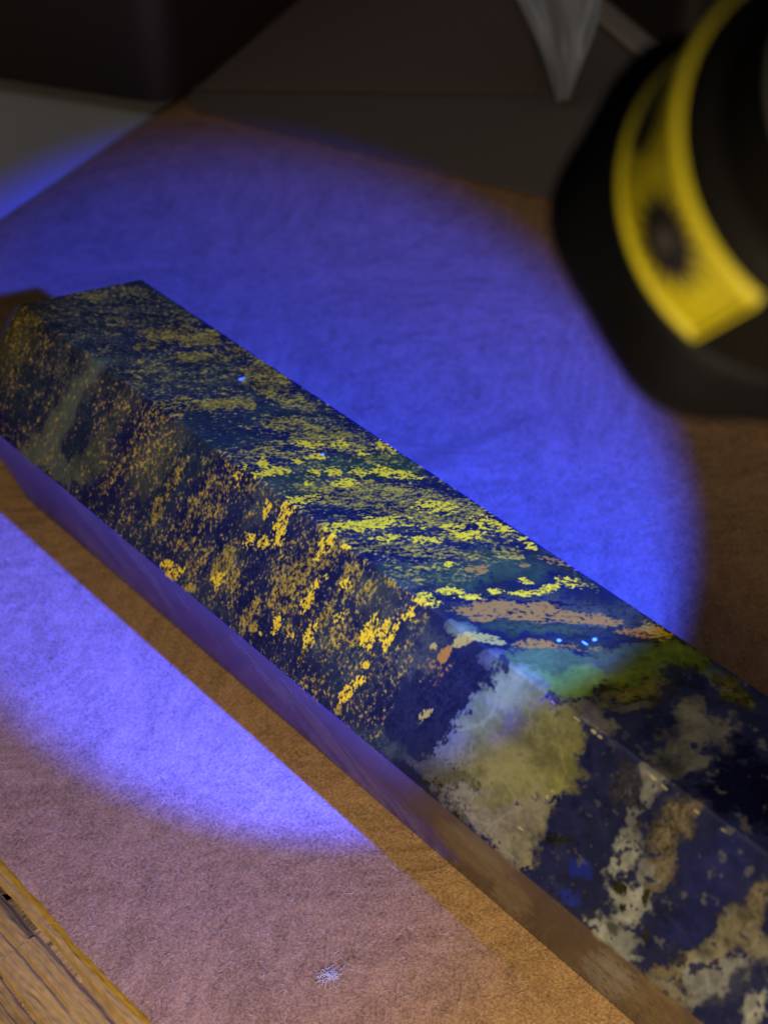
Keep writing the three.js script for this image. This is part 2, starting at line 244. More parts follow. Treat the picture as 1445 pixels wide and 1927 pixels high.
  ['o', .85, -1366, 516, -43, -46, -31, 33], ['o', .7, -1549, 251, -33, -34, -19, 21], ['o', .6, -1715, 52, -154, -49, -21, 40], ['y', .45, -1000, 901, -141, -191, -34, 29],
  ['y', .45, -1051, 951, -156, -53, -34, 55], ['b', 1, -1299, 1032, -102, -58, -38, 51], ['b', .98, -1383, 842, -64, -67, -38, 39], ['b', .98, -1505, 769, -75, -78, -22, 23],
  ['b', 1, -1598, 609, -48, -39, -24, 29], ['b', .95, -1747, 468, -69, -73, -22, 24], ['b', .95, -1844, 304, -40, -110, -39, 27], ['b', .95, -1665, 372, -57, -27, -17, 28],
  ['b', .8, -1902, 147, -99, -46, -25, 43], ['y', .5, -1997, 79, -118, -23, -17, 40], ['navyb', .9, -1686, 657, -473, -450, -21, 24], ['o', .75, -1804, 672, -270, -211, -59, 75],
  ['o', .65, -1593, 893, -127, -110, -28, 32], ['o', .8, -1939, 469, -100, -82, -33, 42], ['o', .75, -2148, 402, -135, -96, -33, 48], ['o', .7, -2313, 275, -141, -99, -33, 48],
  ['o', .7, -2542, 199, -133, -94, -26, 39], ['g', .8, -2638, 69, -99, -33, -26, 57], ['o', .75, -1726, 868, -79, -82, -22, 23], ['g', .9, -1837, 1012, -151, -97, -24, 33],
  ['o', .8, -2133, 783, -113, -108, -30, 35], ['o', .6, -2305, 640, -87, -92, -23, 27], ['o', .4, -2414, 568, -154, -161, -16, 19], ['w', 1, -2234, 633, -13, -14, -10, 11],
  ['w', 1, -2398, 446, -13, -14, -13, 16], ['w', .6, -2375, 522, -39, -4, -5, 14], ['w', .8, 432, 475, -9, -9, -15, 13], ['w', .8, 1669, 307, -17, -33, -19, 13],
  ['w', .6, 3915, 508, -21, -22, -30, 21], ['y', .36, 3670, 1285, -436, -201, -115, 266], ['y', .34, 2308, 1207, -257, -25, 94, 311], ['y', .48, 1881, 1146, -279, -140, -74, 164],
  ['y', .66, 1823, 1077, -120, -60, -59, 130], ['y', .52, 1996, 1561, -137, -422, -150, -13], ['y', .5, 2151, 1825, -106, -325, -128, -13],
  ['y', .42, 1673, 1443, -109, -310, -180, -10], ['y', .8, 1509, 1856, -31, -196, -68, -14], ['y', .66, 1422, 1512, -53, -204, -72, -8], ['y', .3, 2787, 2138, -425, -115, 16, 162],
  ['y', .5, 978, 1470, -169, -600, -205, -18], ['y', .45, 1064, 1822, -105, -311, -171, -10], ['navyb', .85, 668, 1398, -101, -440, -89, -10],
  ['char', .7, 1095, 1138, -132, -295, -65, 3], ['b', .95, 764, 1118, -3, -102, -57, -14], ['b', .9, 569, 966, -69, -63, -35, 26], ['b', 1, 360, 1206, -11, -94, -49, -9],
  ['b', 1, 165, 1060, -26, -121, -84, -8], ['b', .95, 181, 1245, -18, -158, -64, -12], ['y', .5, 642, 1091, -44, -191, -132, -13], ['b', .85, 434, 1541, -11, -87, -61, -12],
  ['b', .85, 288, 1486, -10, -86, -54, -11], ['b', .85, 153, 1360, -12, -103, -48, -9], ['y', .78, 618, 1878, -32, -248, -91, -19], ['b', .8, 617, 2030, -15, -120, -63, -14],
  ['y', .45, 897, 2032, -88, -210, -132, 2], ['b', .95, 1116, 2267, -90, -111, -54, 22], ['y', .8, 891, 2267, -90, -55, -17, 37], ['b', .8, 1199, 2231, -70, -41, -21, 46],
  ['y', .5, 459, 1925, -113, -33, 3, 144], ['y', .6, -249, 1357, -139, -609, -171, -15], ['b', .98, -298, 1138, -40, -175, -60, -5], ['y', .74, -151, 1520, -62, -267, -82, -8],
  ['b', .9, -481, 1079, -32, -42, -23, 11], ['y', .64, -16, 1748, -38, -194, -84, -12], ['y', .64, -628, 1264, -45, -210, -106, -9], ['b', .9, -612, 1330, -39, -72, -39, 9],
  ['b', .95, -417, 1376, -27, -28, -16, 13], ['b', 1, -325, 1638, -20, -132, -51, -8], ['b', .9, -346, 1471, -8, -42, -25, -3], ['y', .4, -3, 1502, -156, -19, 57, 286],
  ['y', .6, -806, 1269, -50, -145, -73, 4], ['y', .72, -966, 1098, -70, -42, -19, 39], ['y', .72, -530, 1667, -28, -160, -55, -7], ['b', .75, -646, 1604, -23, -66, -42, 1],
  ['b', .95, -116, 2005, -11, -106, -53, -12], ['y', .62, 183, 2085, -37, -181, -76, -12], ['y', .7, 85, 2151, -57, -76, -42, 18], ['b', .95, 10, 2170, -31, -19, -11, 24],
  ['b', .95, -113, 2082, -20, -13, -9, 19], ['b', .9, -276, 2003, -8, -44, -31, -5], ['b', .8, -458, 1907, -5, -149, -61, -17], ['y', .75, -457, 2066, -4, -132, -36, -10],
  ['y', .4, -298, 1861, -45, -242, -205, -30], ['y', .42, -714, 1696, -40, -234, -147, -20], ['b', 1, -967, 1545, -20, -164, -71, -12], ['y', .68, -879, 1668, -17, -102, -58, -8],
  ['b', 1, -1157, 1439, -22, -187, -37, -6], ['b', .9, -1086, 1433, 2, -87, -38, -11], ['b', .95, -1233, 1211, -19, -80, -40, -1], ['b', 1, -1046, 1772, -39, -44, -22, 17],
  ['b', 1, -1039, 1930, -13, -84, -43, -7], ['b', 1, -973, 2092, -13, -104, -58, -11], ['y', .75, -964, 2226, -10, -67, -44, -7], ['y', .7, -716, 2140, -29, -58, -35, 7],
  ['y', .35, -722, 2231, -66, -197, -143, 1], ['y', .4, -1341, 1207, -56, -111, -48, 12], ['o', .95, -1637, 1303, 3, -75, -48, -14], ['g', .85, -1749, 1099, -77, -108, -37, 20],
  ['g', .8, -1524, 1302, -29, -19, -10, 21], ['o', .3, -1569, 1453, -83, -173, -119, 29], ['g', .75, -1683, 1802, -34, -81, -32, 6], ['g', .6, -1851, 999, -44, -49, -23, 19],
  ['k', .9, -2923, 1084, -29, 1, 3, 16], ['k', .8, -2974, 1087, -26, 1, 2, 12], ['k', .8, -3426, 1099, -42, 1, 2, 12], ['k', .7, -3524, 1104, -31, 1, 2, 12],
  ['k', .7, -3780, 1109, -27, 1, 1, 8], ['k', .6, -3981, 1100, -33, 1, 1, 8], ['k', .7, -2565, 1091, -27, 1, 2, 8], ['k', .6, -2455, 1082, -23, 1, 2, 8],
  ['k', .7, -2774, 1083, -34, 1, 2, 8], ['k', .7, -2741, 2041, -32, -6, 1, 13], ['k', .6, -2821, 1704, -18, -13, -10, 20], ['k', .6, -2840, 1644, -38, 1, 3, 13],
];

// ---------- the polished stone point ----------
// cross-section corners (s, h) from the far top edge over the ridge down the front and round
const CS = [[0.123, 0.254], [0.0174, 0.254], [-0.0400, 0.142], [0, 0], [0.1404, 0], [0.1804, 0.142]];
const LEN = CS.map((c, i) => Math.hypot(CS[(i + 1) % 6][0] - c[0], CS[(i + 1) % 6][1] - c[1])), CUM = [0];
for (const l of LEN) CUM.push(CUM[CUM.length - 1] + l);
const PERIM = CUM[6], TA = -0.64, TB = 0.58;
const ring = (q) => { let k = 0; while (k < 5 && q >= CUM[k + 1]) k++; const f = (q - CUM[k]) / LEN[k], a = CS[k], b = CS[(k + 1) % 6]; return [a[0] + (b[0] - a[0]) * f, a[1] + (b[1] - a[1]) * f]; };
// minerals: two mottled base colours each (linear), some in beam-lit and unlit versions
const MIN = {
  navyb: [.006, .006, .0036, .018, .018, .0072], navys: [.012, .015, .0034, .030, .034, .006], navyk: [.004, .006, .026, .014, .017, .060],  // navyb is coloured for the torch beam, navyk for outside it
  char: [.014, .014, .0026, .075, .066, .007], charb: [.009, .010, .022, .034, .032, .044], grey: [.080, .076, .0060, .150, .138, .010],
  olive: [.050, .043, .003, .115, .094, .006], oliv2: [.040, .036, .004, .120, .100, .009], olived: [.045, .044, .012, .110, .100, .022], olive3: [.088, .088, .022, .175, .170, .048],
  teal: [.018, .028, .0026, .066, .086, .0048], dgreen: [.016, .024, .0026, .050, .068, .005], green: [.046, .068, .0050, .105, .132, .0095], teal2: [.090, .150, .0055, .180, .270, .0100],
  green2: [.032, .052, .008, .085, .112, .020], pgreen: [.100, .108, .0120, .205, .212, .0240], slate: [.016, .020, .0050, .060, .066, .009], slate2: [.020, .020, .0050, .072, .066, .009],  // green2: green outside the beam; pgreen also colours the beam-lit quartz
  quartz: [.088, .090, .026, .225, .220, .058], quartzb: [.110, .104, .055, .250, .233, .120], quartzd: [.070, .066, .045, .160, .148, .100],
  brown: [.050, .040, .026, .160, .128, .070], brown2: [.020, .018, .015, .130, .106, .070], dgrey: [.026, .028, .026, .120, .121, .108], greyq: [.060, .062, .064, .190, .192, .190],
  cream: [.110, .118, .110, .270, .280, .255], tan: [.034, .032, .022, .170, .154, .104], bounceGrey: [.050, .050, .220, .110, .105, .360], violet: [.006, .006, .150, .014, .012, .360],  // the grey-violet and violet paint in blue light bounced off the cardboard
  lapis: [.008, .012, .045, .020, .025, .085], lapisb: [.008, .016, .160, .012, .022, .230], lapism: [.007, .009, .048, .015, .018, .085], lapisd: [.0008, .0010, .010, .002, .002, .016],
};
const FLECK = { y: [.47, .255, .0040], b: [.97, .52, .0025], o: [.40, .15, .004], g: [.44, .28, .010], w: [.25, .50, .60], k: [.32, .30, .14] };
const stoneTex = (() => {
  const W = 2048, H = 1280, N = W * H, HV = Math.ceil(CUM[3] / PERIM * H) + 2;
  const rgb = new Float32Array(N * 3), fl = { y: new Float32Array(N), b: new Float32Array(N), o: new Float32Array(N), g: new Float32Array(N), w: new Float32Array(N), k: new Float32Array(N) };
  const hole = new Float32Array(N), spot = new Float32Array(N), iso = new Float32Array(N), mot = new Float32Array(N), fine = new Float32Array(N), wt = new Float32Array(N), wq = new Float32Array(N);
  for (let j = 0; j < H; j++) {
    const q = (j + 0.5) / H * PERIM, [s, h] = ring(q);
    for (let i = 0; i < W; i++) {
      const k = j * W + i, t = TA + (i + 0.5) / W * (TB - TA);
      // foliation: N across the layers, A and B within them
      const n = -0.671 * s + 0.230 * h - 0.704 * t, a = 0.724 * s - 0.690 * t, b = 0.159 * s + 0.973 * h + 0.167 * t;
      const w = 0.010 * noise(n * 14 + 3, a * 9, b * 9), nn = n + w;
      const m1 = noise(nn * 58, a * 20, b * 20 + 4), m2 = noise(nn * 135, a * 52, b * 52 + 9);
      if (j < HV) {
        const m3 = noise(nn * 290, a * 120, b * 120 + 2), m4 = noise(nn * 540, a * 290, b * 290 + 7), m5 = noise(s * 640 + 11, h * 640, t * 640);
        const m6 = noise(s * 480 + 70, h * 480, t * 480 + 20);
        mot[k] = 0.5 + 0.72 * (0.44 * m1 + 0.34 * m2 + 0.28 * m3 + 0.26 * m4);
        fine[k] = 0.5 + 0.95 * (0.04 * m1 + 0.14 * m2 + 0.34 * m3 + 0.62 * m4 + 0.42 * m5);
        hole[k] = m6 + 0.5 * m5;
        if (t < 0.02) { spot[k] = noise(s * 105 + 5, h * 105, t * 105) + 0.35 * noise(s * 330, h * 330 + 2, t * 330); const v = noise(s * 30 + 3, h * 30, t * 30 + 8), v2 = noise(s * 84, h * 84 + 6, t * 84); iso[k] = 0.5 + 0.42 * noise(s * 34, h * 34, t * 34 + 5) + 0.30 * noise(s * 90, h * 90, t * 90) + 0.20 * noise(s * 240, h * 240, t * 240) + 0.42 * Math.pow(1 - Math.min(1, Math.abs(v) * 1.6), 16) + 0.16 * Math.pow(1 - Math.min(1, Math.abs(v2) * 1.8), 9) + 0.14 * m4; } else iso[k] = mot[k];
      } else { iso[k] = 0.5; mot[k] = 0.5 + 0.5 * (m1 * 0.6 + m2 * 0.5); fine[k] = mot[k]; }
      wt[k] = 0.0050 * noise(s * 70 + 9, h * 70, t * 70) + 0.0026 * noise(s * 210, h * 210 + 5, t * 210);
      wq[k] = 0.0050 * noise(s * 70, h * 70 + 30, t * 70 + 8) + 0.0026 * noise(s * 210 + 50, h * 210, t * 210);
      const B = q > CUM[2] ? (t > -0.19 + 0.03 * m1 ? MIN.violet : MIN.charb) : t > (q < CUM[1] ? -0.31 : -0.23) ? MIN.navyb : MIN.navyk, mm = Math.min(1, Math.max(0, mot[k]));  // base colour switches at the beam edge; lower facet has painted blue bounce
      for (let c = 0; c < 3; c++) rgb[k * 3 + c] = B[c] + (B[c + 3] - B[c]) * mm;
      fl.y[k] = t > -0.14 && t < 0.4 ? 0.24 : 0;
      if (q > CUM[2]) { const z = sst(0.45, 0.75, 0.5 + 0.9 * (0.6 * noise(n * 30, a * 9, b * 9 + 60) + 0.4 * noise(n * 110, a * 30, b * 30) + 0.2 * fine[k] - 0.1)); for (let c = 0; c < 3; c++) rgb[k * 3 + c] += (MIN.bounceGrey[c + 3] - rgb[k * 3 + c]) * z * (t > -0.19 ? 0.5 : 0); fl.y[k] = 0; }  // paler streaks within the painted blue bounce light
    }
  }
  const blob = (name, strength, t, q, ax, aq, bx, bq) => {
    const det = ax * bq - aq * bx, fk = fl[name], hard = /^[bwk]$/.test(name), ext = fk && !hard ? 1.5 : 1.25;
    const et = (Math.abs(ax) + Math.abs(bx)) * ext + 0.012, eq = (Math.abs(aq) + Math.abs(bq)) * ext + 0.012;
    const i0 = Math.max(0, Math.floor((t - et - TA) / (TB - TA) * W)), i1 = Math.min(W - 1, Math.ceil((t + et - TA) / (TB - TA) * W));
    const j0 = Math.max(0, Math.floor((q - eq) / PERIM * H)), j1 = Math.min(H - 1, Math.ceil((q + eq) / PERIM * H)), M = MIN[name], soft = /quartz|cream|greyq|tan|lapis|navyk|dgrey|teal2|green/.test(name) ? 0.45 : 1, small = Math.min(1, Math.hypot(bx, bq) / 0.012);
    for (let j = j0; j <= j1; j++) for (let i = i0; i <= i1; i++) {
      const k = j * W + i, dt = TA + (i + 0.5) / W * (TB - TA) - t + wt[k] * small * (fk ? 0.8 : 1.6), dq = (j + 0.5) / H * PERIM - q + wq[k] * small * (fk ? 0.8 : 1.6);
      const x = (dt * bq - dq * bx) / det, y = (dq * ax - dt * aq) / det, r = Math.hypot(x, y);
      if (fk) { const v = strength * (hard ? 1 - sst(0.45, 1.25, r) : 1 - sst(0.55, 1.5, r)); if (v > fk[k]) fk[k] = v; }
      else {
        const e = r + (soft < 1 ? 0.55 * (iso[k] - 0.5) + 0.28 * (fine[k] - 0.5) : 0.6 * (mot[k] - 0.5) + 0.5 * (fine[k] - 0.5)), v = strength * (1 - sst(soft < 1 ? 0.62 : 0.72, 1.14, e)); if (v <= 0) continue;
        const mm = soft < 1 ? sst(0.05, 1.05, iso[k]) : sst(0.12, 0.88, 0.55 * mot[k] + 0.45 * fine[k] + 0.1 * (0.5 - r));
        for (let c = 0; c < 3; c++) rgb[k * 3 + c] += (M[c] + (M[c + 3] - M[c]) * mm - rgb[k * 3 + c]) * v;
        if (name.startsWith('navy') || name.startsWith('lapis')) { fl.y[k] *= 1 - v * 0.7; }
      }
    }
  };
  for (const [name, strength, ...v] of BLOBS) blob(name, strength, ...v.map((x) => x / 1e4));
  for (let j = 0; j < HV; j++) for (let i = 0; i < W; i++) { const k = j * W + i, t = TA + (i + 0.5) / W * (TB - TA); fl.y[k] *= (1 - 0.20 * sst(0.12, 0.3, t)) * ((j + 0.5) / H * PERIM > CUM[1] ? 0.90 : 1); }
  const C = new Uint8Array(N * 4);
  for (let k = 0; k < N; k++) {
    let r = rgb[k * 3], g = rgb[k * 3 + 1], b = rgb[k * 3 + 2];
    const put = (c, w) => { r += (c[0] - r) * w; g += (c[1] - g) * w; b += (c[2] - b) * w; };
    const tk = TA + (k % W + 0.5) / W * (TB - TA);
    if (tk < -0.27 && k < HV * W) { // small dark inclusions in the pale bands, pale mottling in the navy
      const on = 1 - sst(-0.345, -0.275, tk);
      if (r > 0.06) put([.008, .010, .040], 0.9 * on * sst(0.40, 0.52, spot[k] - (tk > -0.33 ? 0.12 : 0)));
      else put([.085, .085, .085], 0.55 * on * sst(0.36, 0.62, spot[k] + 0.25 * (fine[k] - 0.5)));
    }
    const f = fine[k], m = mot[k], tone = (c, x) => [c[0] * x, c[1] * x, c[2] * x];
    const yv = fl.y[k], gap = sst(-0.42, 0.10, hole[k]);                       // dark pits between the grains
    if (yv > 0.02) {
      put([.075, .064, .0044], Math.min(1, yv * 1.1) * sst(0.30, 0.75, m) * 0.75);   // dull olive ground mass the grains sit in
      const w = sst(0.76 - yv, 1.30 - yv, 0.80 * f + 0.20 * m) * (0.45 + 0.55 * gap);
      put(tone(FLECK.y, 0.30 + 0.85 * Math.min(1, Math.max(0, 0.9 * m + 0.7 * f - 0.4))), w);
    }
    const ov = fl.o[k]; if (ov > 0.02) put(FLECK.o, sst(0.88 - ov, 1.24 - ov, 0.74 * f + 0.26 * m) * 0.85);
    const gv = fl.g[k]; if (gv > 0.02) put(FLECK.g, sst(0.88 - gv, 1.24 - gv, 0.74 * f + 0.26 * m) * 0.85);
    const bv = fl.b[k]; if (bv > 0.02) { const w = sst(0.18, 0.76, bv * 0.76 + 1.35 * (f - 0.5) + 0.35 * (m - 0.5)); put(tone(FLECK.b, 0.55 + 0.45 * Math.min(1, Math.max(0, 1.5 * f - 0.1))), w * (0.65 + 0.35 * gap)); }
    const kv = fl.k[k]; if (kv > 0.3) put(FLECK.k, sst(0.4, 0.6, kv + 0.8 * (f - 0.5)));
    const wv = fl.w[k]; if (wv > 0.3) put(FLECK.w, sst(0.4, 0.6, wv));
    C[k * 4] = toS(r); C[k * 4 + 1] = toS(g); C[k * 4 + 2] = toS(b); C[k * 4 + 3] = 255;
  }
  return { c: tex(C, W, H, true) };
})();
{
  // rings of the body along t: every corner becomes two points (a ground-off edge), ends cut into a six-sided point and a flat foot
  const bev = [0.0004, 0.0016, 0.0008, 0.0012, 0.0012, 0.0012], pt = [], qs = [];
  for (let k = 0; k < 6; k++) { const a = CS[k], b = CS[(k + 1) % 6], l = LEN[k]; for (const f of [bev[k] / l, 1 - bev[(k + 1) % 6] / l]) { pt.push([a[0] + (b[0] - a[0]) * f, a[1] + (b[1] - a[1]) * f]); qs.push(CUM[k] + l * f); } }
  const cx = 0.0702, cy = 0.125, n = 12, pos = [], uv = [], idx = [];
  // where the body ends on each corner (the end is cut a little askew)
  const endT = (p) => 0.40 - 0.42 * (p[0] - 0.0174) + 0.10 * Math.max(0, 0.254 - p[1]);
  const rings = [];
  rings.push(pt.map((p) => [cx + (p[0] - cx) * 0.985, cy + (p[1] - cy) * 0.985, -0.624]), pt.map((p) => [p[0], p[1], -0.62]));
  for (let i = 1; i < 8; i++) rings.push(pt.map((p) => { const e = endT(p) - 0.006; return [p[0], p[1], -0.62 + (e + 0.62) * i / 8]; }));
  rings.push(pt.map((p) => [p[0], p[1], endT(p) - 0.004]), pt.map((p) => [cx + (p[0] - cx) * 0.97, cy + (p[1] - cy) * 0.97, endT(p) + 0.002]), pt.map((p) => [cx + (p[0] - cx) * 0.04, cy + (p[1] - cy) * 0.04, 0.545]));
  const quad = (A, B, D, E2, ua, ub) => { // two triangles with their own corners
    const o = pos.length / 3; for (const [P, u] of [[A, ua], [B, ub], [D, ub], [E2, ua]]) { const w = at(P[0], P[1], P[2]); pos.push(w.x, w.y, w.z); uv.push((P[2] - TA) / (TB - TA), u / PERIM); }
    idx.push(o, o + 1, o + 2, o, o + 2, o + 3);
  };
  for (let r = 0; r < rings.length - 1; r++) for (let k = 0; k < n; k++) {
    const k2 = (k + 1) % n, ua = qs[k], ub = k2 === 0 ? PERIM + qs[0] : qs[k2];
    quad(rings[r][k], rings[r][k2], rings[r + 1][k2], rings[r + 1][k], ua, Math.min(ub, PERIM));
  }
  for (const [r, flip] of [[0, 1], [rings.length - 1, 0]]) { const o = pos.length / 3; rings[r].forEach((P, k) => { const w = at(P[0], P[1], P[2]); pos.push(w.x, w.y, w.z); uv.push((P[2] - TA) / (TB - TA), qs[k] / PERIM); }); for (let k = 1; k < n - 1; k++) flip ? idx.push(o, o + k + 1, o + k) : idx.push(o, o + k, o + k + 1); }
  let g = new THREE.BufferGeometry();
  g.setAttribute('position', new THREE.Float32BufferAttribute(pos, 3)); g.setAttribute('uv', new THREE.Float32BufferAttribute(uv, 2)); g.setIndex(idx); 
  g = toCreasedNormals(g, 0.28);
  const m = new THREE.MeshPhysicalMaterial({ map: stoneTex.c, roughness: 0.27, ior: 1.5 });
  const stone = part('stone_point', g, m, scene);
  stone.userData = { label: 'polished six-sided navy stone point with yellow flecks and pale quartz lying on cardboard', category: 'stone' };
}

// ---------- the ultraviolet torch, held up to the right of the camera ----------
{
  const a = new THREE.Vector3(0.210, 0.747, 0.632).normalize();                      // from the lens to the tail
  const right = new THREE.Vector3(1, 0, 0), down = new THREE.Vector3(0, -Math.cos(PITCH), Math.sin(PITCH));
  const e1 = right.addScaledVector(a, -right.dot(a)).normalize();
  const e2 = down.addScaledVector(a, -down.dot(a)).addScaledVector(e1, -down.dot(e1)).normalize();
  const torch = thing('flashlight', 'black ultraviolet flashlight with yellow sunburst warning label shining down at the stone', 'flashlight');
  torch.quaternion.setFromRotationMatrix(new THREE.Matrix4().makeBasis(e1, a, e2));
  torch.position.set(0.138 * U, 0.709 * U, -0.479 * U);
  const lathe = (pts, seg = 96) => new THREE.LatheGeometry(pts.map(([r, y]) => new THREE.Vector2(r * U, y * U)), seg);
  const dull = (r, g, b, rough) => new THREE.MeshPhysicalMaterial({ color: new THREE.Color().setRGB(r, g, b), roughness: rough, specularIntensity: 0.12 });
  const black = dull(0.003, 0.003, 0.004, 0.5), rubber = dull(0.005, 0.0047, 0.0044, 0.6), yellow = mat(0.42, 0.36, 0.006, 0.5);
  const prof = [[0.040, 0.0105], [0.052, 0.006], [0.064, -0.001], [0.072, -0.0035], [0.077, -0.002], [0.0795, 0.002], [0.0795, 0.011], [0.078, 0.015], [0.0745, 0.021], [0.0695, 0.028], [0.0665, 0.033], [0.064, 0.034]];
  part('bezel', surface(144, prof.length - 1, (u, v) => { // six shallow flats keep it from rolling
    const th = u * Math.PI * 2, [r, y] = prof[Math.round(v * (prof.length - 1))], flat = r > 0.068 ? (r - 0.068) * 6 * (0.5 - 0.5 * Math.cos(6 * (th - Math.PI))) * 0.085 : 0;
    return new THREE.Vector3(Math.cos(th) * (r - flat) * U, y * U, Math.sin(th) * (r - flat) * U);
  }), black, torch);
  part('head', lathe([[0.064, 0.033], [0.0632, 0.036], [0.0632, 0.086], [0.0622, 0.089], [0.0575, 0.093], [0.0545, 0.095]]), rubber, torch);
  const tail = part('tail', lathe([[0.0545, 0.095], [0.0535, 0.102], [0.0535, 0.118], [0.0505, 0.121], [0.0505, 0.128], [0.0535, 0.131], [0.0535, 0.150], [0.0505, 0.153], [0.0505, 0.160], [0.0535, 0.163], [0.0535, 0.185], [0.047, 0.19], [0.045, 0.30], [0.043, 0.305], [0.001, 0.306]]), rubber, torch);
  for (const y of [0.1245, 0.1565]) part('grip_ring', new THREE.TorusGeometry(0.0515 * U, 0.0016 * U, 10, 80).rotateX(Math.PI / 2).translate(0, y * U, 0), mat(0.10, 0.10, 0.09, 0.4), tail);
  part('reflector', lathe([[0.006, 0.016], [0.02, 0.013], [0.034, 0.008], [0.0405, 0.0105]]), mat(0.7, 0.7, 0.75, 0.15, { metalness: 1 }), torch);
  part('lens', new THREE.CylinderGeometry(0.006 * U, 0.006 * U, 0.0015 * U, 32).translate(0, 0.0125 * U, 0), mat(0.1, 0.1, 0.2, 0.3, { emissive: new THREE.Color().setRGB(0.10, 0.09, 1), emissiveIntensity: 2 }), torch);
  // the label: a curved yellow plate with raised rims, ray angle th round the head, y along it
  const th0 = 127.5 * Math.PI / 180, th1 = 262 * Math.PI / 180, yA = 0.0365, yB = 0.0815, R = 0.0641;
  const cv = document.createElement('canvas'); cv.width = 1024; cv.height = 384; const c = cv.getContext('2d');
  c.fillStyle = 'rgb(178,166,8)'; c.fillRect(0, 0, 1024, 384);
  const X = (deg) => (deg - 127.5) / 134.5 * 1024, px = 1024 / (134.5 * Math.PI / 180 * R), py = 384 / (yB - yA);   // canvas pixels per layout unit
  c.strokeStyle = 'rgb(128,112,10)'; c.lineWidth = 8; c.strokeRect(34, 50, X(181) - 34, 284); c.fillStyle = 'rgb(92,82,10)'; c.fillRect(0, 372, 1024, 12); c.fillRect(0, 0, 1024, 8);
  c.save(); c.translate(X(156.5), 186); c.scale(1, py / px); c.fillStyle = 'rgb(24,22,20)'; c.beginPath();
  for (let k = 0; k < 36; k++) { const r = k % 2 ? 84 : k % 4 ? 146 : 166, an = k / 36 * Math.PI * 2; c.lineTo(r * Math.cos(an), r * Math.sin(an)); }
  c.fill(); c.fillStyle = 'rgb(74,70,62)'; c.beginPath(); c.arc(0, 0, 30, 0, 7); c.fill(); c.restore();
  c.fillStyle = 'rgb(30,29,24)'; c.beginPath(); c.moveTo(X(184), 200); c.lineTo(X(190), 118); c.lineTo(1024, 118); c.lineTo(1024, 330); c.lineTo(X(192), 330); c.lineTo(X(186), 270); c.fill();
  c.fillStyle = 'rgb(84,80,46)'; c.fillRect(X(197), 150, X(214) - X(197), 160); c.fillStyle = 'rgb(110,102,14)'; c.fillRect(X(176), 20, X(186) - X(176), 34);
  const ct = new THREE.CanvasTexture(cv); ct.colorSpace = THREE.SRGBColorSpace;
  const wrap = (r, ya, yb, ta, tb, n, uvs) => surface(n, 1, (u, v) => { const t = ta + (tb - ta) * u, y = ya + (yb - ya) * v; return new THREE.Vector3(Math.cos(t) * r * U, y * U, Math.sin(t) * r * U); }, uvs);
  const label = part('warning_label', wrap(R, yA, yB, th0, th1, 90, (u, v) => [u, v]), new THREE.MeshStandardMaterial({ map: ct, roughness: 0.45 }), torch);
  const arc = (r, y, ta, tb, w, hgt) => { // a raised rim with a rounded section
    const g = surface(90, 10, (u, v) => { const t = ta + (tb - ta) * u, f = v * Math.PI, rr = r + Math.sin(f) * hgt, yy = y - Math.cos(f) * w; return new THREE.Vector3(Math.cos(t) * rr * U, yy * U, Math.sin(t) * rr * U); }); return g; };
  part('label_rim', arc(R - 0.0005, 0.0832, th0 - 0.02, th1, 0.0036, 0.0030), yellow, label);
  part('label_rim', arc(R - 0.0005, 0.0365, th0 - 0.02, th1, 0.0022, 0.0022), yellow, label);
  part('label_rim', surface(8, 24, (u, v) => { const t = th0 - 0.045 + 0.06 * u, rr = R - 0.0005 + 0.0024 * Math.sin(u * Math.PI), y = 0.036 + 0.0485 * v; return new THREE.Vector3(Math.cos(t) * rr * U, y * U, Math.sin(t) * rr * U); }), yellow, label);
  // its light: a tight beam and the weaker stray light beside it
  const beam = new THREE.SpotLight(new THREE.Color().setRGB(0.012, 0.038, 1), 1.22, 0, 24.3 * Math.PI / 180, 0.18, 2);
  beam.position.set(0, -0.005 * U, 0); beam.target.position.set(0, -1, 0); beam.castShadow = true; beam.shadow.radius = 0.07; beam.shadow.camera.near = 0.005; beam.shadow.mapSize.set(2048, 2048);
  torch.add(beam, beam.target);
  const stray = new THREE.SpotLight(new THREE.Color().setRGB(0.01, 0.06, 1), 0.12, 0, 31 * Math.PI / 180, 1, 2);
  stray.position.set(0, -0.0055 * U, 0); stray.castShadow = true; stray.shadow.radius = 0.07; stray.shadow.camera.near = 0.005;
  torch.add(stray); scene.add(stray.target); stray.target.position.set(-0.26 * U, 0, -0.76 * U);
}

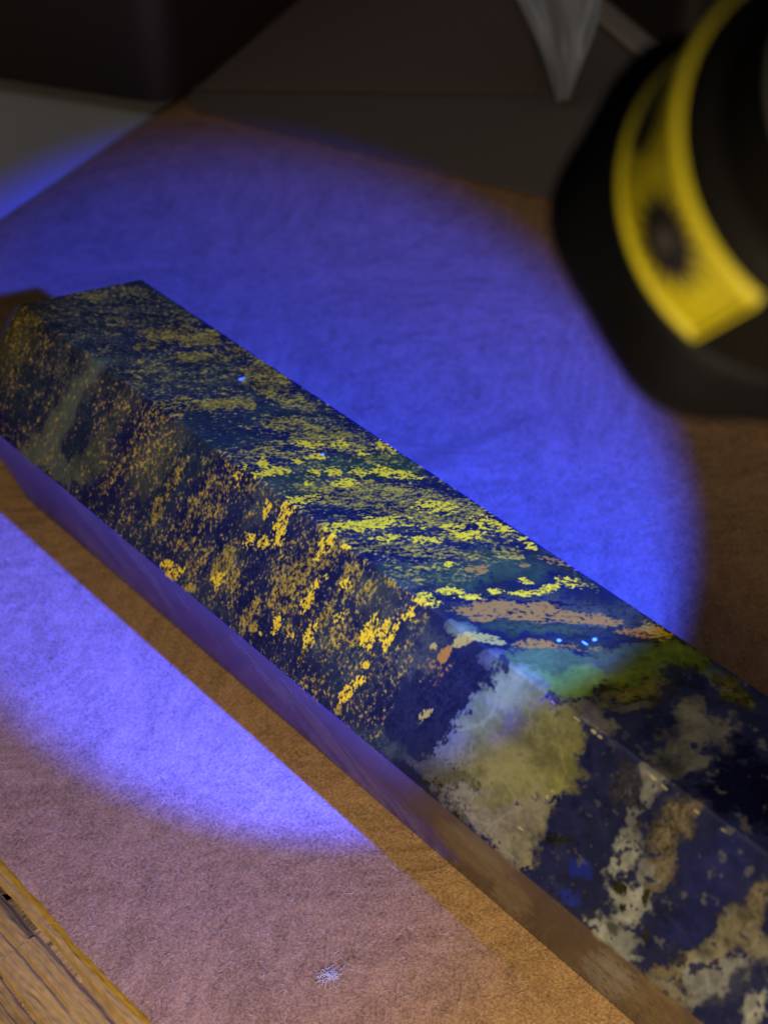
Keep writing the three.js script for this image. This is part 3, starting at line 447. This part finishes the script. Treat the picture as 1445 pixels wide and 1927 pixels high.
// ---------- dark things at the back of the table ----------
const prism = (pts, h, bevel) => { // a box with rounded upright edges from a floor outline in layout units (x, z)
  const sh = new THREE.Shape(), v = pts.map(([x, z]) => new THREE.Vector2(x * U, -z * U)), n = v.length;
  v.forEach((p, i) => { const a = v[(i + n - 1) % n].clone().sub(p).setLength(bevel * U), b = v[(i + 1) % n].clone().sub(p).setLength(bevel * U), s = p.clone().add(a), e = p.clone().add(b); i ? sh.lineTo(s.x, s.y) : sh.moveTo(s.x, s.y); sh.quadraticCurveTo(p.x, p.y, e.x, e.y); });
  const g = new THREE.ExtrudeGeometry(sh, { depth: h * U, bevelEnabled: true, bevelThickness: Math.min(0.001, h * U * 0.4), bevelSize: Math.min(0.001, h * U * 0.4), bevelSegments: 2, curveSegments: 8 });
  return g.rotateX(-Math.PI / 2);
};
{
  const box = thing('black_box', 'large matte black box standing on the added dark mat beside the white paper', 'box');
  const base = [[-0.318, -1.985], [-0.10, -2.50], [-0.65, -2.75], [-0.86, -2.165]];
  part('box_body', prism(base, 0.62, 0.05).translate(0, 0.0036, 0), mat(0.012, 0.008, 0.007, 0.7), box);
  part('lid', prism(base.map(([x, z]) => [x + (x + 0.47) * 0.015, z + (z + 2.35) * 0.015]), 0.05, 0.05).translate(0, 0.0036 + 0.63 * U + 0.002, 0), mat(0.014, 0.010, 0.008, 0.7), box);
}
{
  const box = thing('black_case', 'black case on a thin grey tray behind the flashlight', 'case');
  const base = [[0.455, -2.105], [0.30, -2.52], [0.95, -2.75], [1.08, -2.33]];
  part('case_body', prism(base, 0.5, 0.03).translate(0, 0.0072, 0), mat(0.010, 0.007, 0.006, 0.7), box);
  part('tray', prism([[0.432, -2.06], [0.255, -2.53], [0.95, -2.79], [1.13, -2.31]], 0.006, 0.03).translate(0, 0.0036, 0), mat(0.34, 0.30, 0.29, 0.6), box);
}
{
  const addedMat = part('added_dark_mat', prism([[-0.30, -2.00], [0.66, -1.50], [1.5, -2.6], [-0.15, -2.95]], 0.0006, 0.03).translate(0, 0.0012, 0), mat(0.140, 0.120, 0.112, 0.95), scene);  // added sheet: its dark colour dims the back in place of weaker light
  addedMat.userData = { label: 'added dark grey mat that stands in for dimmer light at the back', category: 'mat' };
  const board = part('brown_board', prism([[-0.285, -2.04], [0.235, -2.03], [0.25, -2.75], [0.02, -2.75]], 0.0006, 0.02).translate(0, 0.0026, 0), mat(0.155, 0.115, 0.108, 0.9), scene);
  board.userData = { label: 'dull reddish brown board lying flat between the black box and the plastic film', category: 'board' };
}
{ // crumpled plastic film standing beside the board: a broad sheet drawn together to a point at the table
  const film = part('plastic_film', surface(30, 44, (a, b) => {
    const up = 1 - b, wid = 0.02 + 0.34 * Math.pow(up, 1.1), lean = -0.02 * up - 0.20 * up * up;
    const fold = 0.045 * Math.sin(a * 4.2 + b * 2.2) * (0.15 + 0.85 * up) + 0.016 * noise(a * 5, b * 6, 3);
    return new THREE.Vector3((0.262 + lean + (a - 0.35) * wid) * U, (0.46 * up) * U + 0.0036, (-1.99 + fold - 0.03 * up) * U);
  }), new THREE.MeshPhysicalMaterial({ color: new THREE.Color().setRGB(0.26, 0.29, 0.33), roughness: 0.5, transmission: 0.3, thickness: 0, side: THREE.DoubleSide }), scene);
  film.userData = { label: 'crumpled grey translucent plastic film standing beside the end of the brown board', category: 'plastic film' };
}
{ // a tuft of lint on the cardboard
  const gs = [];
  for (let i = 0; i < 46; i++) {
    let p = new THREE.Vector3((rnd() + rnd() - 1) * 0.0016, 0.0002 + 0.0003 * rnd(), (rnd() + rnd() - 1) * 0.0012), a = rnd() * 6.28; const pts = [p];
    for (let k = 0; k < 5; k++) { a += (rnd() - 0.5) * 1.6; p = p.clone().add(new THREE.Vector3(Math.cos(a) * 0.0003, (rnd() - 0.55) * 0.00012, Math.sin(a) * 0.0003)); p.y = Math.max(0.00008, p.y); pts.push(p); }
    gs.push(new THREE.TubeGeometry(new THREE.CatmullRomCurve3(pts), 14, 0.000045, 4));
  }
  const lint = part('lint_tuft', mergeGeometries(gs), mat(0.55, 0.54, 0.54, 0.9), scene); lint.position.set(-0.0083, 0, -0.1146);
  lint.userData = { label: 'small fluffy white tuft of lint on the cardboard in front of the stone', category: 'lint' };
}
scene.traverse((o) => { if (o.isMesh) o.castShadow = o.receiveShadow = true; });
renderer.render(scene, camera);
